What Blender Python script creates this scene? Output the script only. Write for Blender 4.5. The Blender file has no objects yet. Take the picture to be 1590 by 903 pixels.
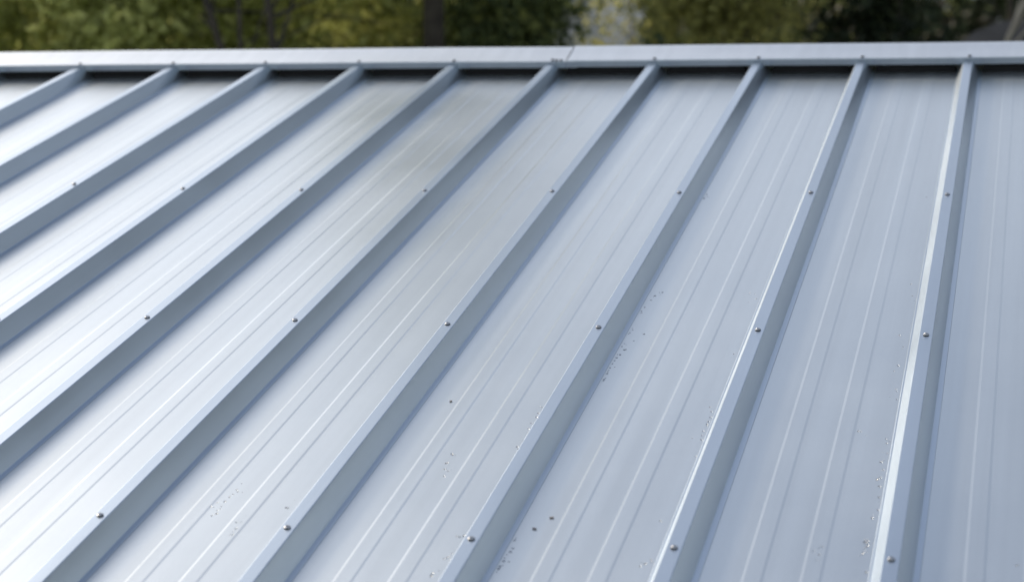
import bpy, math, random
import numpy as np
from mathutils import Vector, Matrix
rnd = random.Random(7)
scene = bpy.context.scene
C = scene.collection

# ------------------------------------------------------------------ camera, world, sun, exposure
PITCH = math.radians(14.04)            # 3-in-12 roof
ZR = 4.3                               # height of the rib tops at the ridge
CP, SP = math.cos(PITCH), math.sin(PITCH)
def W(u, v, n=0.0):
    """roof coordinates (across, up the slope, off the surface) -> world"""
    return Vector((u, v*CP - n*SP, ZR + v*SP + n*CP))
def D(u, v, n):
    return Vector((u, v*CP - n*SP, v*SP + n*CP))

cam_d = bpy.data.cameras.new('camera'); cam = bpy.data.objects.new('camera', cam_d); C.objects.link(cam)
scene.camera = cam
EYE = W(2.94159, -5.82397, 1.32619)
r = D(0.96884590, 0.23974652, -0.06212274); dn = D(0.01965998, -0.32449257, -0.94568391); fw = D(-0.24688279, 0.91500064, -0.31909671)
M = Matrix((( r.x, -dn.x, -fw.x, EYE.x), (r.y, -dn.y, -fw.y, EYE.y), (r.z, -dn.z, -fw.z, EYE.z), (0,0,0,1)))
cam.matrix_world = M
cam_d.sensor_width = 36; cam_d.lens = 36*3202.65/1590
cam_d.clip_start = 0.05; cam_d.clip_end = 2000
cam_d.dof.use_dof = True; cam_d.dof.focus_distance = 3.85; cam_d.dof.aperture_fstop = 3.8

SUN_EL, SUN_AZ = math.radians(33), math.radians(-61)     # azimuth from +Y, positive towards +X
world = bpy.data.worlds.new('World'); scene.world = world; world.use_nodes = True
nt = world.node_tree; nt.nodes.clear()
def N(nt, t, **k):
    n = nt.nodes.new(t)
    for a, b in k.items(): setattr(n, a, b)
    return n
sky = N(nt, 'ShaderNodeTexSky', sky_type='NISHITA', sun_disc=False)
sky.sun_elevation = SUN_EL; sky.sun_rotation = SUN_AZ; sky.air_density = 1.0; sky.dust_density = 1.8; sky.ozone_density = 1.5
# thin broken cloud: procedural, in the sky's own directions
tc = N(nt, 'ShaderNodeTexCoord'); mp = N(nt, 'ShaderNodeMapping'); mp.inputs['Scale'].default_value = (1, 1, 2.2)
no = N(nt, 'ShaderNodeTexNoise'); no.inputs['Scale'].default_value = 1.7; no.inputs['Detail'].default_value = 3; no.inputs['Roughness'].default_value = .55
cr = N(nt, 'ShaderNodeValToRGB'); cr.color_ramp.elements[0].position = .40; cr.color_ramp.elements[1].position = .68
cr.color_ramp.elements[0].color = (0.12,)*3+(1,); cr.color_ramp.elements[1].color = (.65,)*3+(1,)
hs = N(nt, 'ShaderNodeHueSaturation'); hs.inputs['Saturation'].default_value = .32; hs.inputs['Value'].default_value = 1.75
mx = N(nt, 'ShaderNodeMixRGB')
bg = N(nt, 'ShaderNodeBackground'); bg.inputs['Strength'].default_value = 0.12
out = N(nt, 'ShaderNodeOutputWorld')
L = nt.links.new
L(tc.outputs['Generated'], mp.inputs['Vector']); L(mp.outputs[0], no.inputs['Vector']); L(no.outputs['Fac'], cr.inputs[0])
L(sky.outputs[0], hs.inputs['Color']); L(sky.outputs[0], mx.inputs[1]); L(hs.outputs[0], mx.inputs[2]); sx = N(nt, 'ShaderNodeSeparateXYZ'); L(tc.outputs['Generated'], sx.inputs[0])      # the veil thickens towards the horizon all round
iv = N(nt, 'ShaderNodeMapRange'); iv.inputs[1].default_value = 0; iv.inputs[2].default_value = .66; iv.inputs[3].default_value = 1.1; iv.inputs[4].default_value = 0
L(sx.outputs['Z'], iv.inputs[0]); ad = N(nt, 'ShaderNodeMath', operation='ADD', use_clamp=True); L(cr.outputs[0], ad.inputs[0]); L(iv.outputs[0], ad.inputs[1]); L(ad.outputs[0], mx.inputs[0])
L(mx.outputs[0], bg.inputs[0]); L(bg.outputs[0], out.inputs[0])

sd = bpy.data.lights.new('sun', 'SUN'); sd.energy = 2.3; sd.angle = math.radians(7.0); sd.color = (1.0, .82, .58)
sun = bpy.data.objects.new('sun', sd); C.objects.link(sun)
sdir = Vector((math.sin(SUN_AZ)*math.cos(SUN_EL), math.cos(SUN_AZ)*math.cos(SUN_EL), math.sin(SUN_EL)))
sun.rotation_euler = sdir.to_track_quat('Z', 'Y').to_euler(); sun.location = (-20, 5, 20)

scene.render.engine = 'CYCLES'
scene.view_settings.view_transform = 'Standard'; scene.view_settings.look = 'None'
scene.view_settings.exposure = 0.19; scene.view_settings.gamma = 1
scene.cycles.use_denoising = True; scene.cycles.sampling_pattern = 'TABULATED_SOBOL'; scene.cycles.seed = 11
scene.cycles.caustics_reflective = False; scene.cycles.caustics_refractive = False
scene.render.resolution_x = 1024; scene.render.resolution_y = 581

# ------------------------------------------------------------------ helpers
def tag(o, label=None, cat=None, group=None, kind=None):
    for k, v in (('label', label), ('category', cat), ('group', group), ('kind', kind)):
        if v: o[k] = v
    return o
def empty(name, loc, label, cat, group=None, rz=0):
    o = bpy.data.objects.new(name, None); C.objects.link(o); o.location = loc; o.rotation_euler = (0, 0, rz); o.empty_display_size = .3
    return tag(o, label, cat, group)
def link(name, me, parent=None, m=None):
    o = bpy.data.objects.new(name, me); C.objects.link(o)
    if m and not me.materials: me.materials.append(m)
    if parent: o.parent = parent
    return o
def mesh(name, V, F, m=None, normals=None, smooth=False):
    me = bpy.data.meshes.new(name); me.from_pydata([tuple(v) for v in V], [], F); me.validate(); me.update()
    if smooth or normals: me.polygons.foreach_set('use_smooth', [True]*len(me.polygons))
    if normals: me.normals_split_custom_set_from_vertices([tuple(n) for n in normals])
    if m: me.materials.append(m)
    return me

# ------------------------------------------------------------------ materials
def mat(name):
    m = bpy.data.materials.new(name); m.use_nodes = True
    return m, m.node_tree, m.node_tree.nodes['Principled BSDF']
def metal(name, col, metallic, rough, bump=.10, aniso=0.0, streak=.5, waves=1.0):
    """coil-coated / galvanised sheet: fine emboss grain, long faint roller streaks, shallow oil-canning, a little dirt"""
    m, t, b = mat(name); l = t.links.new
    tc = N(t, 'ShaderNodeTexCoord')
    # object space is roof space: x across, y along the sheet
    ms = N(t, 'ShaderNodeMapping'); ms.inputs['Scale'].default_value = (34, .55, 34)
    ns = N(t, 'ShaderNodeTexNoise'); ns.inputs['Scale'].default_value = 1; ns.inputs['Detail'].default_value = 4
    l(tc.outputs['Object'], ms.inputs[0]); l(ms.outputs[0], ns.inputs['Vector'])
    nd = N(t, 'ShaderNodeTexNoise'); nd.inputs['Scale'].default_value = 2.8; nd.inputs['Detail'].default_value = 5; nd.inputs['Roughness'].default_value = .5
    l(tc.outputs['Object'], nd.inputs['Vector'])
    ng = N(t, 'ShaderNodeTexNoise'); ng.inputs['Scale'].default_value = 260; ng.inputs['Detail'].default_value = 0
    l(tc.outputs['Object'], ng.inputs['Vector'])
    mw = N(t, 'ShaderNodeMapping'); mw.inputs['Scale'].default_value = (4.5, .8, 4.5)
    nw = N(t, 'ShaderNodeTexNoise'); nw.inputs['Scale'].default_value = 1.3; nw.inputs['Detail'].default_value = 1.5
    l(tc.outputs['Object'], mw.inputs[0]); l(mw.outputs[0], nw.inputs['Vector'])
    # colour: base x (dirt, streak)
    r1 = N(t, 'ShaderNodeMapRange'); r1.inputs[1].default_value = .35; r1.inputs[2].default_value = .7; r1.inputs[3].default_value = .965; r1.inputs[4].default_value = 1.02
    l(nd.outputs['Fac'], r1.inputs[0])
    r2 = N(t, 'ShaderNodeMapRange'); r2.inputs[1].default_value = .3; r2.inputs[2].default_value = .7; r2.inputs[3].default_value = 1-.10*streak; r2.inputs[4].default_value = 1+.06*streak
    l(ns.outputs['Fac'], r2.inputs[0])
    mu = N(t, 'ShaderNodeMath', operation='MULTIPLY'); l(r1.outputs[0], mu.inputs[0]); l(r2.outputs[0], mu.inputs[1])
    vm = N(t, 'ShaderNodeVectorMath', operation='SCALE'); vm.inputs[0].default_value = col; l(mu.outputs[0], vm.inputs['Scale'])
    l(vm.outputs[0], b.inputs['Base Color'])
    # roughness
    a1 = N(t, 'ShaderNodeMapRange'); a1.inputs[1].default_value = .3; a1.inputs[2].default_value = .7; a1.inputs[3].default_value = rough*.93; a1.inputs[4].default_value = rough*1.1
    l(nd.outputs['Fac'], a1.inputs[0]); l(a1.outputs[0], b.inputs['Roughness'])
    b.inputs['Metallic'].default_value = metallic
    # relief
    b1 = N(t, 'ShaderNodeBump'); b1.inputs['Strength'].default_value = .3*waves; b1.inputs['Distance'].default_value = .012; l(nw.outputs['Fac'], b1.inputs['Height'])
    b2 = N(t, 'ShaderNodeBump'); b2.inputs['Strength'].default_value = .5*streak; b2.inputs['Distance'].default_value = .0004; l(ns.outputs['Fac'], b2.inputs['Height']); l(b1.outputs[0], b2.inputs['Normal'])
    b3 = N(t, 'ShaderNodeBump'); b3.inputs['Strength'].default_value = bump; b3.inputs['Distance'].default_value = .00025; l(ng.outputs['Fac'], b3.inputs['Height']); l(b2.outputs[0], b3.inputs['Normal'])
    l(b3.outputs[0], b.inputs['Normal'])
    return m
def plain(name, col, rough=.6, metallic=0, noise=0, scale=20, bump=0):
    m, t, b = mat(name); l = t.links.new
    b.inputs['Roughness'].default_value = rough; b.inputs['Metallic'].default_value = metallic
    tc = N(t, 'ShaderNodeTexCoord'); n = N(t, 'ShaderNodeTexNoise'); n.inputs['Scale'].default_value = scale; n.inputs['Detail'].default_value = 5
    l(tc.outputs['Object'], n.inputs['Vector'])
    mr = N(t, 'ShaderNodeMapRange'); mr.inputs[1].default_value = .3; mr.inputs[2].default_value = .7; mr.inputs[3].default_value = 1-noise; mr.inputs[4].default_value = 1+noise
    l(n.outputs['Fac'], mr.inputs[0])
    vm = N(t, 'ShaderNodeVectorMath', operation='SCALE'); vm.inputs[0].default_value = col; l(mr.outputs[0], vm.inputs['Scale']); l(vm.outputs[0], b.inputs['Base Color'])
    if bump:
        bp = N(t, 'ShaderNodeBump'); bp.inputs['Strength'].default_value = bump; bp.inputs['Distance'].default_value = .02; l(n.outputs['Fac'], bp.inputs['Height']); l(bp.outputs[0], b.inputs['Normal'])
    return m
def leaf(name, c1, c2, c3, trans=.35):
    """leaf colours vary leaf by leaf"""
    m = bpy.data.materials.new(name); m.use_nodes = True; t = m.node_tree; t.nodes.clear(); l = t.links.new
    at = N(t, 'ShaderNodeAttribute', attribute_name='tone')
    cr = N(t, 'ShaderNodeValToRGB'); e = cr.color_ramp.elements
    e[0].position = 0; e[0].color = (*c1, 1); e[1].position = 1; e[1].color = (*c3, 1); k = e.new(.55); k.color = (*c2, 1)
    l(at.outputs['Fac'], cr.inputs[0])
    d = N(t, 'ShaderNodeBsdfPrincipled'); d.inputs['Roughness'].default_value = .55; d.inputs['Specular IOR Level'].default_value = .25
    tr = N(t, 'ShaderNodeBsdfTranslucent'); mx = N(t, 'ShaderNodeMixShader'); mx.inputs[0].default_value = trans
    o = N(t, 'ShaderNodeOutputMaterial')
    l(cr.outputs[0], d.inputs['Base Color']); l(cr.outputs[0], tr.inputs['Color']); l(d.outputs[0], mx.inputs[1]); l(tr.outputs[0], mx.inputs[2]); l(mx.outputs[0], o.inputs[0])
    return m
PAN = metal('silver_sheet', (.66, .705, .72), .88, .315, bump=0, waves=.4)
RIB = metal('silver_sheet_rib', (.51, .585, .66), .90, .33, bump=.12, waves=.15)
CAP = metal('silver_flashing', (.78, .82, .84), .70, .36, bump=0, waves=.4)
STEEL = plain('zinc_screw', (.45, .47, .50), .42, .8, .15, 300)
DARKSTEEL = plain('dark_screw', (.03, .033, .04), .6, .1, .2, 300)
RUBBER = plain('rubber_washer', (.03, .03, .032), .7)
FOAM = plain('black_closure_foam', (.012, .012, .013), .95, 0, .3, 60)
WALL = plain('grey_wall_cladding', (.33, .34, .34), .7, 0, .12, 6)
GROUND = plain('grass_ground', (.06, .08, .03), .95, 0, .4, .8, .5)
BARK = plain('dark_bark', (.05, .042, .032), .9, 0, .45, 9, .8)
BARKP = plain('pale_bark', (.30, .27, .22), .8, 0, .35, 7, .6)
TWIG = plain('twig_bark', (.10, .085, .05), .9, 0, .4, 9, .5)

# ------------------------------------------------------------------ the roof
# each rib's line across the roof, u = a*v + b, and where its screws sit along it
RIBS = {-3:(.012,-.915), -2:(.012,-.611), -1:(.012,-.307), 0:(.0125,-.003), 1:(.0125,.3130), 2:(.0136,.6186), 3:(.0112,.9222), 4:(.0056,1.2232),
        5:(.0015,1.5275), 6:(-.001,1.8352), 7:(.0031,2.1411), 8:(.0009,2.4388), 9:(-.003,2.7388), 10:(-.001,3.0440), 11:(0,3.349), 12:(0,3.654), 13:(0,3.959), 14:(0,4.264)}
V_TOP, V_EAVE = .12, -8.2
def ru(i, v):
    a, b = RIBS[i]; return a*max(v, -3.6) + b
ROWS = [{2:-1.279,3:-1.311,4:-1.314,5:-1.311,6:-1.308,7:-1.310,8:-1.302,9:-1.309}, {3:-2.262, 4:-2.229,5:-2.223,6:-2.224,7:-2.221,8:-2.214,9:-2.219}, {5:-3.130,6:-3.140,7:-3.146,8:-3.141,9:-3.143}, {}, {}, {}, {}, {}]
ROWV = [-1.309, -2.222, -3.141, -4.055, -4.969, -5.883, -6.797, -7.711]
HN = -.038                                              # the pans lie this far below the rib tops

def rounded(pts, rad, seg=4):
    """a polyline (x, z) with its inner corners rounded -> [(x, z, nx, nz)] with exact normals"""
    out = []
    P = [Vector(p) for p in pts]
    def nrm(a, b):
        d = (b-a).normalized(); return Vector((-d.y, d.x))
    out.append((P[0], nrm(P[0], P[1])))
    for i in range(1, len(P)-1):
        a, b, c = P[i-1], P[i], P[i+1]
        d1 = (a-b).normalized(); d2 = (c-b).normalized(); R = rad[i] if isinstance(rad, (list, tuple)) else rad
        ang = d1.angle(d2); tl = min(R/math.tan(ang/2), .45*(a-b).length, .45*(c-b).length)
        n1, n2 = nrm(a, b), nrm(b, c)
        for k in range(seg+1):
            s = k/seg; q = (b+d1*tl)*(1-s)**2 + b*2*s*(1-s) + (b+d2*tl)*s*s
            out.append((q, (n1*(1-s)+n2*s).normalized()))
    out.append((P[-1], nrm(P[-2], P[-1])))
    return [(q.x, q.y, n.x, n.y) for q, n in out]

building = empty('metal_roofed_building', W(0, 0, 0), 'silver grey ribbed metal roof sloping up to a flashed ridge', 'building')
building.rotation_euler = (PITCH, 0, 0)                 # children are laid out in roof coordinates
STN = [V_TOP] + [V_TOP-.0-(V_TOP-V_EAVE)*k/40 for k in range(1, 41)]
def pan(i):
    prof_l = [(.099, .0), (.1045, .0034), (.1245, .0034), (.130, .0)]
    V = []; Nn = []; F = []
    e = .0006
    base = [(0, 0), (.0986, 0), (.1030, .0005), (.1260, .0005), (.1304, 0), (.1816, 0), (.1860, .0005), (.2090, .0005), (.2134, 0), (1, 0)]
    n = None
    for s, v in enumerate(STN):
        uL, uR = ru(i, v), ru(i+1, v); w = uR-uL
        pts = [(x if x < .9 else w, z+HN) for x, z in base]
        pr = rounded(pts, .006, 3); n = len(pr)
        for x, z, nx, nz in pr:
            V.append((uL+x, v, z)); Nn.append((nx, 0, nz))
        if s:
            for k in range(n-1):
                a = (s-1)*n+k; F.append((a, a+n, a+n+1, a+1))
    me = mesh('pan', V, F, PAN, Nn)
    return link('pan', me, building)
for i in range(-3, 14): pan(i)

def rib(i):
    pts = [(-.0335, HN+.0004), (-.0325, HN+.0012), (-.0292, HN+.0014), (-.0118, 0), (.0122, 0), (.0292, HN+.0010), (.0385, HN+.0010), (.0393, HN+.0003)]
    pr = rounded(pts, [0, .0004, .0015, .0022, .0026, .002, .0005, 0], 4); n = len(pr)
    V = []; Nn = []; F = []
    st = [.075] + [v for v in STN if v < .05]
    for s, v in enumerate(st):
        for x, z, nx, nz in pr:
            V.append((ru(i, v)+x, v, z)); Nn.append((nx, 0, nz))
        if s:
            for k in range(n-1):
                a = (s-1)*n+k; F.append((a, a+n, a+n+1, a+1))
    return link('rib', mesh('rib', V, F, RIB, Nn), building)

def lathe(prof, n=16):
    V = []; F = []
    for r_, z in prof:
        for k in range(n):
            a = 2*math.pi*k/n; V.append((r_*math.cos(a), r_*math.sin(a), z))
    for s in range(len(prof)-1):
        for k in range(n):
            a, b = s*n+k, s*n+(k+1) % n; F.append((a, b, b+n, a+n))
    F.append(tuple(range((len(prof)-1)*n, len(prof)*n)))
    return V, F
def screw_mesh(k, steel):
    V, F = lathe([(.0070*k, 0), (.0073*k, .0006), (.0070*k, .0014), (.0072*k, .0015), (.0068*k, .0023), (.0045*k, .0030)], 18)
    nf1 = 18*2
    hexv = []; b = len(V)
    for z, r_ in ((.0024, .0042), (.0046, .0042), (.0052, .0036), (.0052, .0024), (.0042, .0020)):
        for j in range(6): hexv.append((r_*k*math.cos(j*math.pi/3+.3), r_*k*math.sin(j*math.pi/3+.3), z*k))
    V += hexv
    for s in range(4):
        for j in range(6):
            a, c = b+s*6+j, b+s*6+(j+1) % 6; F.append((a, c, c+6, a+6))
    F.append(tuple(range(b+24, b+30)))
    me = mesh('screw', V, F, steel); me.materials.append(RUBBER)
    for i, p in enumerate(me.polygons): p.material_index = 1 if i < nf1 else 0
    return me
SCREW = screw_mesh(.76, STEEL); CAPSCREW = screw_mesh(.7, DARKSTEEL)
for i in RIBS:
    if i == 14: pass
    rb = rib(i)
    for rw, dv in zip(ROWS, ROWV):
        v = rw.get(i, dv + rnd.uniform(-.006, .006))
        s = link('screw', SCREW, rb); s.location = (ru(i, v)+rnd.uniform(-.0006, .0006), v, .0001)
        s.rotation_euler = (rnd.uniform(-.06, .06), rnd.uniform(-.06, .06), rnd.uniform(0, 6))

# ridge flashing: two lengths that lap near the sixth rib; front lip notched over each rib
UJ = 1.5745
def cap(u0, u1, lift, joint=False):
    """top sheet (rising a little towards the back), folded front lip, back drop"""
    vL = .028; nt_, nb = .009+lift, -.0135+lift
    tk = .0012
    sec = [(vL+.0135, nb), (vL+.0125, nb+.0003), (vL, nt_), (vL+.060, nt_+.0065), (vL+.128, nt_+.0165), (vL+.134, nt_+.012), (vL+.136, -.16), (vL+.128, -.165)]
    pr = rounded(sec, [0, .0003, .0022, .01, .004, .003, .002, 0], 4); n = len(pr)
    V = []; Nn = []; F = []
    inner = [(v-nv*tk, z-nz*tk, -nv, -nz) for v, z, nv, nz in reversed(pr)]
    us = list(np.linspace(u0, u1, max(2, int((u1-u0)/.15)+1)))
    wob = lambda u: .0008*math.sin(u*2.3)+.0005*math.sin(u*6.1+1)
    for ring in (pr, inner):
        b0 = len(V)
        for s, u in enumerate(us):
            for v, z, nv, nz in ring:
                V.append((u, v, z+wob(u))); Nn.append((0, nv, nz))
            if s:
                for k in range(n-1):
                    a = b0+(s-1)*n+k; F.append((a, a+n, a+n+1, a+1))
    for u, sx in ((u0, -1), (u1, 1)):
        b0 = len(V)
        for k in range(n):
            for v, z in ((pr[k][0], pr[k][1]), (inner[n-1-k][0], inner[n-1-k][1])):
                V.append((u, v, z+wob(u))); Nn.append((sx, 0, 0))
        for k in range(n-1):
            q = (b0+2*k, b0+2*k+1, b0+2*k+3, b0+2*k+2); F.append(q if sx > 0 else q[::-1])
    return link('ridge_cap', mesh('ridge_cap', V, F, CAP, Nn), building)
capL = cap(-1.1, UJ+.03, 0); capR = cap(UJ, 4.5, .0020)
# black profiled foam closure set back under the flashing, cut around the ribs (sits on the pans)
def closure():
    V = []; F = []
    idx = sorted(RIBS)
    for i in idx[:-1]:
        a, b = ru(i, 0)+.036, ru(i+1, 0)-.034; k = len(V)
        for v in (.052, .085):
            V += [(a, v, HN+.0006), (b, v, HN+.0006), (b-.012, v, -.001), (a+.012, v, -.001)]
        F += [(k, k+1, k+2, k+3), (k+4, k+7, k+6, k+5), (k+3, k+2, k+6, k+7), (k, k+4, k+5, k+1), (k, k+3, k+7, k+4), (k+1, k+5, k+6, k+2)]
    return link('closure_strip', mesh('closure_strip', V, F, FOAM), building)
closure()
for i in RIBS:
    cp = capL if ru(i, 0) < UJ else capR
    s = link('screw', CAPSCREW, cp); s.location = (ru(i, .03)+.004, .036, .0105 if cp is capL else .0123); s.rotation_euler = (.1, 0, rnd.uniform(0, 6))
def solid(name, P, m, parent):
    """P: 8 corners, bottom loop then top loop"""
    return link(name, mesh(name, P, [(0,3,2,1), (4,5,6,7), (0,1,5,4), (1,2,6,5), (2,3,7,6), (3,0,4,7)], m), parent)
# dark sealant squeezed out along the lap, and the two rivets beside it
sb = [(UJ-.0016, .0305, .0098), (UJ+.001, .0305, .0098), (UJ+.001, .155, .0262), (UJ-.0016, .155, .0262)]
solid('sealant', [(x, y, z-.0015) for x, y, z in sb] + [(x, y, z+.0006) for x, y, z in sb], RUBBER, capR)
for du, vv in ((-.030, .033), (-.016, .032)):
    s = link('rivet', CAPSCREW, capL); s.location = (UJ+du, vv, .0098)
# eave trim and the walls below, in roof coordinates
def rf(x, y, z):                                       # world -> roof coordinates
    y2, z2 = y, z-ZR
    return (x, y2*CP+z2*SP, -y2*SP+z2*CP)
def wall(x0, y0, x1, y1, z00, z01):
    P = []
    for zt in (0, 1):
        for (x, y, hz) in ((x0, y0, z00), (x1, y0, z00), (x1, y1, z01), (x0, y1, z01)):
            P.append(rf(x, y, 0.0 if zt == 0 else hz))
    return solid('wall', P, WALL, building)
zr = lambda y: ZR + y*math.tan(PITCH) - .075
yE = V_EAVE*CP + .25
wall(-.85, yE, -.75, .10, zr(yE), zr(.10)); wall(4.1, yE, 4.2, .10, zr(yE), zr(.10))
wall(-.75, .0, 4.1, .10, zr(0), zr(.1)); wall(-.75, yE, 4.1, yE+.1, zr(yE), zr(yE+.1))
solid('roof_deck', [(-.95, V_EAVE+.02, -.062), (4.3, V_EAVE+.02, -.062), (4.3, .12, -.062), (-.95, .12, -.062), (-.95, V_EAVE+.02, -.041), (4.3, V_EAVE+.02, -.041), (4.3, .12, -.041), (-.95, .12, -.041)], WALL, building)
solid('eave_flashing', [(-.95, V_EAVE-.02, -.12), (4.3, V_EAVE-.02, -.12), (4.3, V_EAVE+.015, -.12), (-.95, V_EAVE+.015, -.12), (-.95, V_EAVE-.02, -.043), (4.3, V_EAVE-.02, -.043), (4.3, V_EAVE+.015, -.043), (-.95, V_EAVE+.015, -.043)], CAP, building)

# ------------------------------------------------------------------ rain drops and two scraps on the pans
DROPS = [(2.1889, -1.9238), (2.1943, -1.9034), (2.2001, -1.9015), (2.1858, -1.9518), (2.1808, -1.9951), (2.1735, -2.0187), (2.181, -2.0281), (2.1763, -2.1196), (2.1763, -2.1437), (2.1946, -2.1868), (2.2075, -2.1486), (2.1799, -2.2041), (2.1857, -2.2365), (2.1767, -2.2198), (2.1884, -2.2349), (2.1829, -2.2629), (2.1793, -2.2795), (2.1785, -2.2952), (2.1765, -2.3121), (2.1752, -2.3322), (2.1753, -2.352), (2.1732, -2.362), (2.173, -2.3848), (2.1726, -2.3977), (2.1684, -2.3916), (2.1757, -3.0574), (2.1752, -3.0665), (2.1796, -3.0934), (2.1785, -3.1044), (2.1759, -3.1154), (2.1754, -3.1273), (2.1721, -3.1375), (2.1693, -3.1371), (2.1847, -3.138), (2.1723, -3.1631), (2.1718, -3.1543), (2.1689, -3.1604), (2.0861, -3.0622), (2.0934, -3.0585), (2.0884, -3.064), (2.0911, -3.1205), (2.0878, -3.1348), (2.0902, -3.1305), (2.085, -3.141), (2.0877, -3.1797), (2.0811, -3.1881), (2.0808, -3.1977), (2.0805, -3.192), (2.7085, -2.8506), (2.7103, -2.8986), (2.704, -2.9266), (2.6991, -3.0121), (2.7032, -3.0071), (2.7049, -3.0229), (2.7028, -3.03), (2.7046, -3.0425), (2.7012, -3.0463), (2.6997, -3.0516), (2.6388, -3.0346), (2.635, -3.042), (2.6376, -3.0622), (2.7101, -3.1098), (2.6278, -3.0514), (2.6354, -3.0811), (1.6702, -2.9313), (1.6755, -2.9398), (1.6712, -2.9493), (1.6696, -2.9616), (1.6682, -2.9787), (1.6693, -2.9963), (1.6683, -3.0117), (1.672, -3.0243), (1.6673, -3.0322), (1.6571, -2.9843), (1.6581, -3.0019), (1.6525, -3.0003), (1.7242, -3.0507), (1.7171, -3.0524), (1.7249, -3.0751), (1.7274, -3.0964), (1.7245, -3.0988), (1.7242, -3.0281), (1.7156, -3.041), (1.7817, -2.9915), (1.7781, -2.9898), (1.7245, -3.0864), (2.3949, -2.2426), (2.3905, -2.5067), (2.396, -2.5261), (2.399, -2.5521), (2.398, -2.5717), (2.3975, -2.5846), (2.3956, -2.6141), (2.3964, -2.6316), (2.3985, -2.6514), (2.4027, -2.7203), (2.6913, -2.1199), (2.7022, -2.1811), (2.6993, -2.2782), (2.7054, -2.4048), (2.7079, -2.4425), (2.7031, -2.394), (2.6587, -2.5918), (2.6547, -2.5897), (2.7048, -2.6366), (2.7025, -2.6185), (2.7087, -2.6782), (2.7012, -2.7141), (2.7071, -2.7446), (2.7053, -2.7079), (2.7018, -2.7825), (2.705, -2.7766), (2.7062, -2.8098), (2.709, -2.8477), (2.7106, -2.8975), (2.7042, -2.9273), (2.7002, -3.0102), (2.7026, -3.0129), (2.7008, -3.0326), (2.9192, -3.064), (2.9224, -3.0618), (1.9923, -2.7573), (1.9895, -2.7527), (1.992, -2.7888), (1.9902, -2.7913), (2.0023, -2.8221), (1.9943, -2.8147), (2.0013, -2.8433), (2.0944, -2.5331), (2.094, -2.5601), (2.1011, -2.5794), (2.092, -2.6065), (2.1005, -2.6316), (2.0927, -2.7106), (2.099, -2.7199), (2.3846, -2.9729), (2.3883, -2.9756), (2.3966, -3.114), (2.3944, -3.1066), (2.3823, -3.13), (2.3873, -3.1218), (2.389, -3.1197), (2.3889, -1.8991), (2.3956, -1.9286), (2.3778, -1.8945), (2.7011, -1.8921), (2.694, -1.8221), (2.6911, -1.202), (2.1811, -1.229), (2.1823, -1.1934), (2.1725, -1.2175), (2.1893, -1.217)]
wm, wt, wb = mat('water'); wb.inputs['Base Color'].default_value = (.97, .98, 1, 1); wb.inputs['Roughness'].default_value = .02; wb.inputs['IOR'].default_value = 1.33; wb.inputs['Transmission Weight'].default_value = 1
def drops():
    V = []; F = []
    pts = [(u, v, rnd.uniform(.0012, .0026)) for u, v in DROPS]
    for u, v, _ in list(pts):
        for _k in range(rnd.choice((0, 1))): pts.append((u+rnd.gauss(0, .006), v+rnd.gauss(0, .014), rnd.uniform(.0007, .0014)))
    for u, v, r_ in pts:
        i = min(RIBS, key=lambda j: abs(ru(j, v)-u)); d = u-ru(i, v)
        if 0 <= d < .043: u = ru(i, v)+.043+rnd.uniform(0, .003)
        if -.036 < d < 0: u = ru(i, v)-.036-rnd.uniform(0, .004)
        b = len(V); n = 12; st = rnd.uniform(.9, 1.35); w = rnd.uniform(0, .12)
        for zf, rf_ in ((0, .93), (.18, 1), (.36, .93), (.52, .74), (.62, .40)):
            for k in range(n):
                a = 2*math.pi*k/n; q = 1+w*math.sin(2*a+b)
                V.append((u+r_*rf_*q*math.cos(a), v+st*r_*rf_*q*math.sin(a), HN+.0001+r_*zf*.7))
        V.append((u, v, HN+r_*.47))
        for s in range(4):
            for k in range(n):
                a, c = b+s*n+k, b+s*n+(k+1) % n; F.append((a, c, c+n, a+n))
        for k in range(n): F.append((b+4*n+k, b+4*n+(k+1) % n, b+5*n))
        F.append(tuple(b+n-1-k for k in range(n)))
    me = mesh('water_drops', V, F, wm, smooth=True)
    o = link('water_drops', me); o.location = W(0, 0, 0); o.rotation_euler = (PITCH, 0, 0)
    tag(o, 'clear rain drops scattered in small clusters along the roof ribs', 'water drops', kind='stuff')
drops()
SCR = plain('brown_scrap', (.36, .34, .33), .8, 0, .3, 200)
def scrap(u, v, L_, Wd, a, label):
    P = [(-.5, -.15), (-.2, -.5), (.25, -.42), (.5, 0), (.3, .4), (-.25, .5)]
    V = []
    for z in (.0003, .0016):
        for x, y in P:
            X, Y = x*L_, y*Wd; V.append((X*math.cos(a)-Y*math.sin(a), X*math.sin(a)+Y*math.cos(a), z*(1+.8*abs(x))))
    F = [tuple(range(5, -1, -1)), tuple(range(6, 12))] + [(k, (k+1) % 6, (k+1) % 6+6, k+6) for k in range(6)]
    o = link('leaf_scrap', mesh('leaf_scrap', V, F, SCR)); o.location = W(u, v, HN); o.rotation_euler = (PITCH, 0, 0)
    tag(o, label, 'leaf scrap')
scrap(2.2148, -2.982, .007, .0033, .1, 'small dark leaf scrap on a pan, upper one and farther from the rib')
scrap(2.1970, -3.0236, .007, .0036, -.1, 'small dark leaf scrap on a pan, lower one and nearer the rib')
scrap(1.9235, -2.5219, .005, .004, .5, 'tiny brown leaf scrap alone in the middle of a pan')

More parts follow.
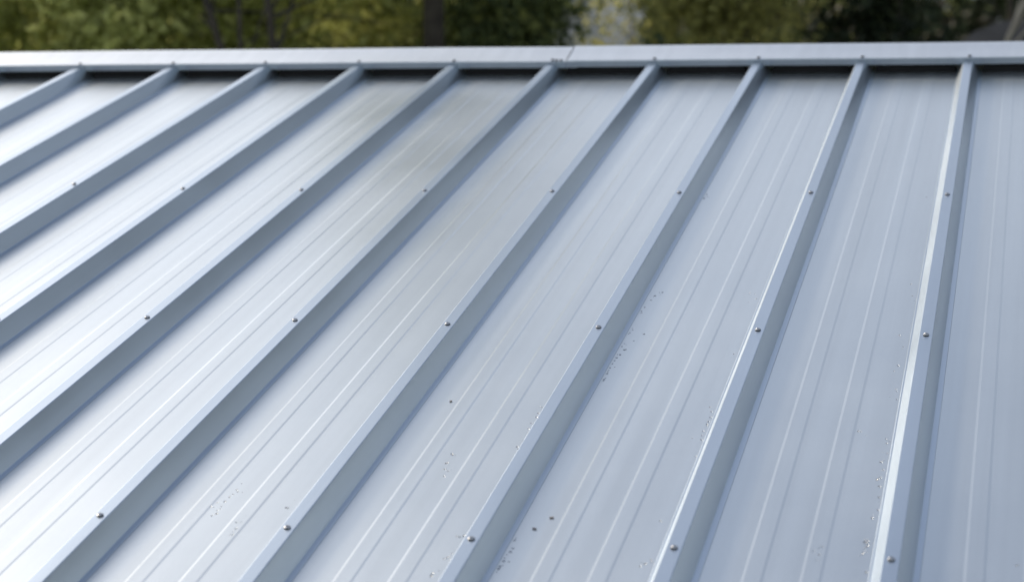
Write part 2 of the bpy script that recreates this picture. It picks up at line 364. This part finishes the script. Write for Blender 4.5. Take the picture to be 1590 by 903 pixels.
# ------------------------------------------------------------------ ground and trees behind
gm = mesh('ground', [(-400, -400, 0), (400, -400, 0), (400, 400, 0), (-400, 400, 0)], [(0, 1, 2, 3)], GROUND)
tag(link('ground', gm), kind='structure')
def pol(az, dist):
    a = math.radians(az); return Vector((EYE.x+dist*math.sin(a), EYE.y+dist*math.cos(a), 0))
def AZ(px): return -28.5 + px*28.0/1590
def tube_mesh(name, paths, m, n=8):
    """tapered limbs: each path = [(x, y, z, r), ...]"""
    V = []; F = []
    for path in paths:
        b0 = len(V)
        for k, p in enumerate(path):
            q = Vector(p[:3]); a = Vector(path[max(0, k-1)][:3]); c = Vector(path[min(len(path)-1, k+1)][:3])
            d = (c-a).normalized(); x = d.cross(Vector((.3, 1, .1))).normalized(); y = d.cross(x)
            for j in range(n):
                t = 2*math.pi*j/n; V.append(q+(x*math.cos(t)+y*math.sin(t))*p[3])
        for k in range(len(path)-1):
            for j in range(n):
                a_, c_ = b0+k*n+j, b0+k*n+(j+1) % n; F.append((a_, c_, c_+n, a_+n))
        F.append(tuple(b0+(len(path)-1)*n+j for j in range(n)))
    return mesh(name, V, F, m, smooth=True)
def leaves_mesh(name, centres, size, m, rs, tones, flat=0.0):
    """one small folded leaf (two triangles pairs) per centre"""
    n = len(centres)
    c = np.asarray(centres); d = rs.normal(size=(n, 3)); d /= np.linalg.norm(d, axis=1)[:, None]
    e = rs.normal(size=(n, 3)); e[:, 2] -= flat; e -= (e*d).sum(1)[:, None]*d; e /= np.linalg.norm(e, axis=1)[:, None]
    f = np.cross(d, e); s = size*rs.uniform(.55, 1.35, n)[:, None]
    v = np.stack([c-e*s, c+f*s*.5+d*s*.12, c+e*s*1.05, c-f*s*.5+d*s*.12], 1).reshape(-1, 3)
    me = bpy.data.meshes.new(name); me.vertices.add(4*n); me.vertices.foreach_set('co', v.astype(np.float32).ravel())
    me.loops.add(4*n); me.loops.foreach_set('vertex_index', np.arange(4*n, dtype=np.int32))
    me.polygons.add(n); me.polygons.foreach_set('loop_start', np.arange(0, 4*n, 4, dtype=np.int32)); me.polygons.foreach_set('loop_total', np.full(n, 4, dtype=np.int32))
    me.update(calc_edges=True)
    at = me.attributes.new('tone', 'FLOAT', 'FACE'); at.data.foreach_set('value', np.clip(tones, 0, 1).astype(np.float32))
    me.materials.append(m); return me
def crown_points(rs, n, blobs):
    """leaf positions in many small clumps; blobs = [(x, y, z, rx, ry, rz)]"""
    B = np.array(blobs); vol = (B[:, 3]*B[:, 4]*B[:, 5])**.8; w = vol/vol.sum()
    ncl = max(20, n//70)
    k = rs.choice(len(B), ncl, p=w); d = rs.normal(size=(ncl, 3)); d /= np.linalg.norm(d, axis=1)[:, None]
    rad = rs.uniform(.25, 1, ncl)**.5
    cc = B[k, :3] + d*rad[:, None]*B[k, 3:6]
    ct = np.clip(rs.normal(.45, .22, ncl), 0, 1)
    j = rs.integers(0, ncl, n); sp = .10+.10*rs.random(ncl)
    p = cc[j] + rs.normal(size=(n, 3))*sp[j][:, None]*np.array([1, 1, .8])
    t = ct[j] + rs.normal(0, .16, n)
    return p, t
def tree(name, base, H, blobs, nleaf, lsize, lm, label, cat='tree', seed=1, trunks=None, bark=None, trunk_r=.1, group=None, nlimb=14):
    rs = np.random.default_rng(seed); rr = random.Random(seed)
    t = empty(name, base, label, cat, group)
    paths = []
    if trunks is None:
        trunks = [[(0, 0, 0, trunk_r*1.25), (.03, 0, H*.08, trunk_r), (.0, .05, H*.4, trunk_r*.8), (.08, 0, H*.7, trunk_r*.5), (0, 0, H*.97, trunk_r*.12)]]
    for tk in trunks: link('trunk', tube_mesh('trunk', [tk], bark or BARK), t)
    limbs = []
    for k in range(nlimb):
        tp = rr.choice(trunks); s = rr.uniform(.35, .9)*(len(tp)-1); i = min(int(s), len(tp)-2); f = s-i
        a = [tp[i][q]*(1-f)+tp[i+1][q]*f for q in range(4)]
        b = rr.choice(blobs); ex = b[0]+rr.uniform(-.6, .6)*b[3]; ey = b[1]+rr.uniform(-.6, .6)*b[4]; ez = max(a[2]+.2, b[2]+rr.uniform(-.5, .7)*b[5])
        r0 = a[3]*.45
        mid = ((a[0]+ex)/2+rr.uniform(-.15, .15), (a[1]+ey)/2+rr.uniform(-.15, .15), (a[2]+ez)/2+rr.uniform(-.1, .25))
        limbs.append([(a[0], a[1], a[2], r0), (*mid, r0*.65), (ex, ey, ez, r0*.2)])
    for lb in limbs: link('limb', tube_mesh('limb', [lb], bark or BARK, 6), t)
    if nleaf:
        p, tn = crown_points(rs, nleaf, blobs)
        o = link('crown', leaves_mesh('crown', p, lsize, lm, rs, tn), t); o['kind'] = 'stuff'
    return t
def blobset(rr, n, rx, z0, z1, r0, r1):
    out = []
    for k in range(n):
        a = rr.uniform(0, 6.28); f = math.sqrt(rr.random()); z = rr.uniform(z0, z1); h = (z-z0)/(z1-z0)
        w = rx*(1-.55*h**2)
        R = rr.uniform(r0, r1); out.append((math.cos(a)*f*w, math.sin(a)*f*w, z, R, R, R*.8))
    return out
OLIVE = leaf('olive_leaves', (.24, .25, .10), (.50, .54, .19), (.70, .72, .30), .6)
GREEN = leaf('green_leaves', (.09, .12, .07), (.20, .25, .11), (.46, .48, .16), .5)
DEEP = leaf('deep_green_needles', (.015, .025, .014), (.035, .05, .028), (.07, .09, .035), .2)
YEL = leaf('yellow_green_leaves', (.22, .22, .09), (.40, .385, .13), (.48, .48, .17), .6)
rr = random.Random(3)
# left: spring-green tree, several slender leaning stems
tree('broadleaf_tree', pol(AZ(150), 15.5), 7.2, blobset(rr, 46, 1.45, 2.2, 7.0, .35, .75), 50000, .044, OLIVE,
     'yellow green leafy tree at the far left behind the ridge', seed=11, trunk_r=.09)
tree('broadleaf_tree', pol(AZ(503), 14.4), 7.4, blobset(rr, 30, .9, 2.2, 7.0, .35, .65), 22000, .044, OLIVE,
     'yellow green tree with three slender dark leaning stems, left of the thick trunk', seed=12,
     trunks=[[(-.1, -.3, 0, .09), (.05, -.9, 3.4, .06), (-.17, -1.35, 4.56, .026), (-.285, -1.35, 4.92, .022), (-.9, -.8, 7, .01)],
            [(0, -.3, 0, .09), (0, -1.0, 3.2, .05), (-.04, -1.35, 4.5, .016), (-.07, -1.3, 5.0, .015), (-.4, -.6, 7.1, .01)],
            [(.1, -.3, 0, .08), (.3, -.9, 3.4, .055), (.185, -1.35, 4.52, .026), (.13, -1.35, 5.0, .022), (.3, -.6, 7, .01)]])
tree('broadleaf_tree', pol(AZ(570), 16.0), 10.8, blobset(rr, 26, .85, 2.2, 7.0, .35, .6)+[(rr.uniform(-.3, .3), rr.uniform(-.4, .4), 7+3.3*(k/24), .45, .45, .45) for k in range(25)], 44000, .047, OLIVE,
     'green and yellow dappled tree right beside the thick dark trunk', seed=13, trunk_r=.08)
# the tall dark trunk whose crown shows in the roof as a reflection
tree('tall_tree', pol(AZ(682), 14.0), 12.0, [(rr.uniform(-.7, .5), rr.uniform(-.7, .7), rr.uniform(6.3, 8.2), .5, .5, .5) for k in range(10)], 9000, .055, GREEN,
     'tall tree with a thick straight dark trunk, left of centre', seed=14, trunks=[[(0, 0, 0, .13), (.02, 0, 1, .09), (0, 0, 4.3, .078), (0, 0, 6, .065), (.1, 0, 7.4, .05), (.05, 0, 8.7, .01)]])
# dark evergreen in the centre
tree('evergreen_tree', pol(AZ(820), 15.0), 7.8, blobset(rr, 30, .38, 1.6, 7.4, .3, .42), 36000, .035, GREEN,
     'dark green dense tree in the centre, right of the thick trunk', seed=15, trunk_r=.11)
tree('broadleaf_tree', pol(AZ(985), 17.5), 5.8, blobset(rr, 9, .45, 2.4, 5.6, .25, .4), 2600, .035, YEL,
     'thin pale sparse tree in front of the light gap', seed=16, trunk_r=.035, bark=BARKP, nlimb=22)
tree('broadleaf_tree', pol(AZ(1145), 14.0), 6.4, blobset(rr, 34, .5, 1.6, 6.2, .3, .45), 42000, .030, YEL,
     'dense olive yellow tree right of the light gap', seed=17, trunk_r=.08)
tree('evergreen_tree', pol(AZ(1370), 16.5), 8.2, blobset(rr, 30, .30, 1.4, 7.8, .3, .42), 34000, .045, DEEP,
     'nearly black evergreen between the olive tree and the leaning birch', seed=18, trunk_r=.14)
tree('broadleaf_tree', pol(AZ(1560), 19.0), 6.6, blobset(rr, 26, .6, 1.8, 6.4, .3, .45), 17000, .045, GREEN,
     'dark green loose tree behind the leaning birch', seed=19, trunk_r=.08)
b = pol(AZ(1545), 13.0)
tree('birch_tree', b, 6.5, [(.9, 0, 6.2, .4, .4, .4), (.6, .2, 6.8, .4, .4, .4)], 900, .03, YEL, 'leaning pale barked birch with a bare thin stem at the far right', seed=20, bark=BARKP, nlimb=5,
     trunks=[[(-.35, 0, 0, .06), (-.1, 0, 3.5, .03), (.02, 0, 4.3, .019), (.09, 0, 4.6, .018), (.22, 0, 4.9, .016), (.45, 0, 5.6, .013), (.9, 0, 6.9, .005)]])
# far wood: separate trees standing close together, a gap left where the photograph shows light
fr = random.Random(5)
proto = tree('woodland_tree', pol(-30, 34), 9, blobset(fr, 34, 2.0, 1.2, 8.4, .7, 1.2), 24000, .10, GREEN,
             'dark green blurred tree of the wood far behind the nearer trees', seed=31, trunk_r=.2, group='dark trees of the far wood')
proto2 = tree('woodland_tree', pol(-27, 36), 9.5, blobset(fr, 34, 1.9, 1.0, 8.8, .7, 1.2), 24000, .10, DEEP,
              'nearly black blurred tree of the wood far behind the nearer trees', seed=32, trunk_r=.2, group='dark trees of the far wood')
def copy_tree(o, loc, rz, sc):
    r_ = o.copy(); C.objects.link(r_); r_.location = loc; r_.rotation_euler = (0, 0, rz); r_.scale = (sc,)*3
    for ch in o.children:
        c_ = ch.copy(); C.objects.link(c_); c_.parent = r_
    return r_
for k, (az, dd) in enumerate([(-24.5, 35), (-21.8, 33), (-19, 36), (-17.0, 34), (-17.5, 38), (-7.0, 35), (-8.0, 41), (-5.9, 40), (-6.2, 50), (1.6, 36), (-.3, 31), (-.2, 46), (3.4, 38), (-33, 35), (-22, 44), (-17.5, 46), (-19.5, 60)] + [(6+k*5.2, 33+3*(k % 3)) for k in range(14)]):
    copy_tree(proto if k % 2 else proto2, pol(az, dd), fr.uniform(0, 6), fr.uniform(.9, 1.1)*dd/35*(.9 if dd > 40 else 1)*(1.75 if az > 8 else 1))  # unseen trees past the right edge, added and enlarged to darken the rib walls
# low curved roof of a shed half hidden at the far right
SH = plain('dark_shed_roof', (.10, .095, .10), .7, 0, .2, 8); SHW = plain('shed_wall', (.14, .13, .12), .8, 0, .2, 5)
shed = empty('shed', pol(AZ(1590), 15.5), 'dark grey shed roof with a rounded top at the far right edge', 'shed')
V = []; F = []
for s, y in enumerate((-1.2, 1.2)):
    for k in range(13):
        a = math.pi*k/12; V.append((-1.0*math.cos(a)*.62, y, 4.15+.62*math.sin(a)))
for k in range(12): F.append((k, k+1, k+14, k+13))
F += [tuple(range(12, -1, -1)), tuple(range(13, 26))]
link('roof', mesh('roof', V, F, SH, smooth=False), shed)
solid('wall', [(-.6, -1.15, 0), (.6, -1.15, 0), (.6, 1.15, 0), (-.6, 1.15, 0), (-.6, -1.15, 4.15), (.6, -1.15, 4.15), (.6, 1.15, 4.15), (-.6, 1.15, 4.15)], SHW, shed)

# added far hill, haze painted into its grey, seen through gaps between the trees
V = []; F = []; hr = random.Random(9)
NA, NR = 60, 8
for j in range(NR):
    for k in range(NA):
        a = -55 + 110*k/(NA-1); d = 170 + 22*j; q = pol(a, d)
        h = math.sin(math.pi*min(1, j/(NR-2.0))/2)*(26+5*math.sin(k*.35)+3*math.sin(k*.9+2)) + hr.uniform(-.8, .8)
        V.append((q.x, q.y, (h if j else -2)*(.2 if abs(a) > 52 else 1)))
for j in range(NR-1):
    for k in range(NA-1): F.append((j*NA+k, j*NA+k+1, (j+1)*NA+k+1, (j+1)*NA+k))
HILL = plain('hazy_grey_hill', (.20, .225, .235), .95, 0, .3, .05, .4)
tag(link('hill', mesh('hill', V, F, HILL, smooth=True)), kind='structure')
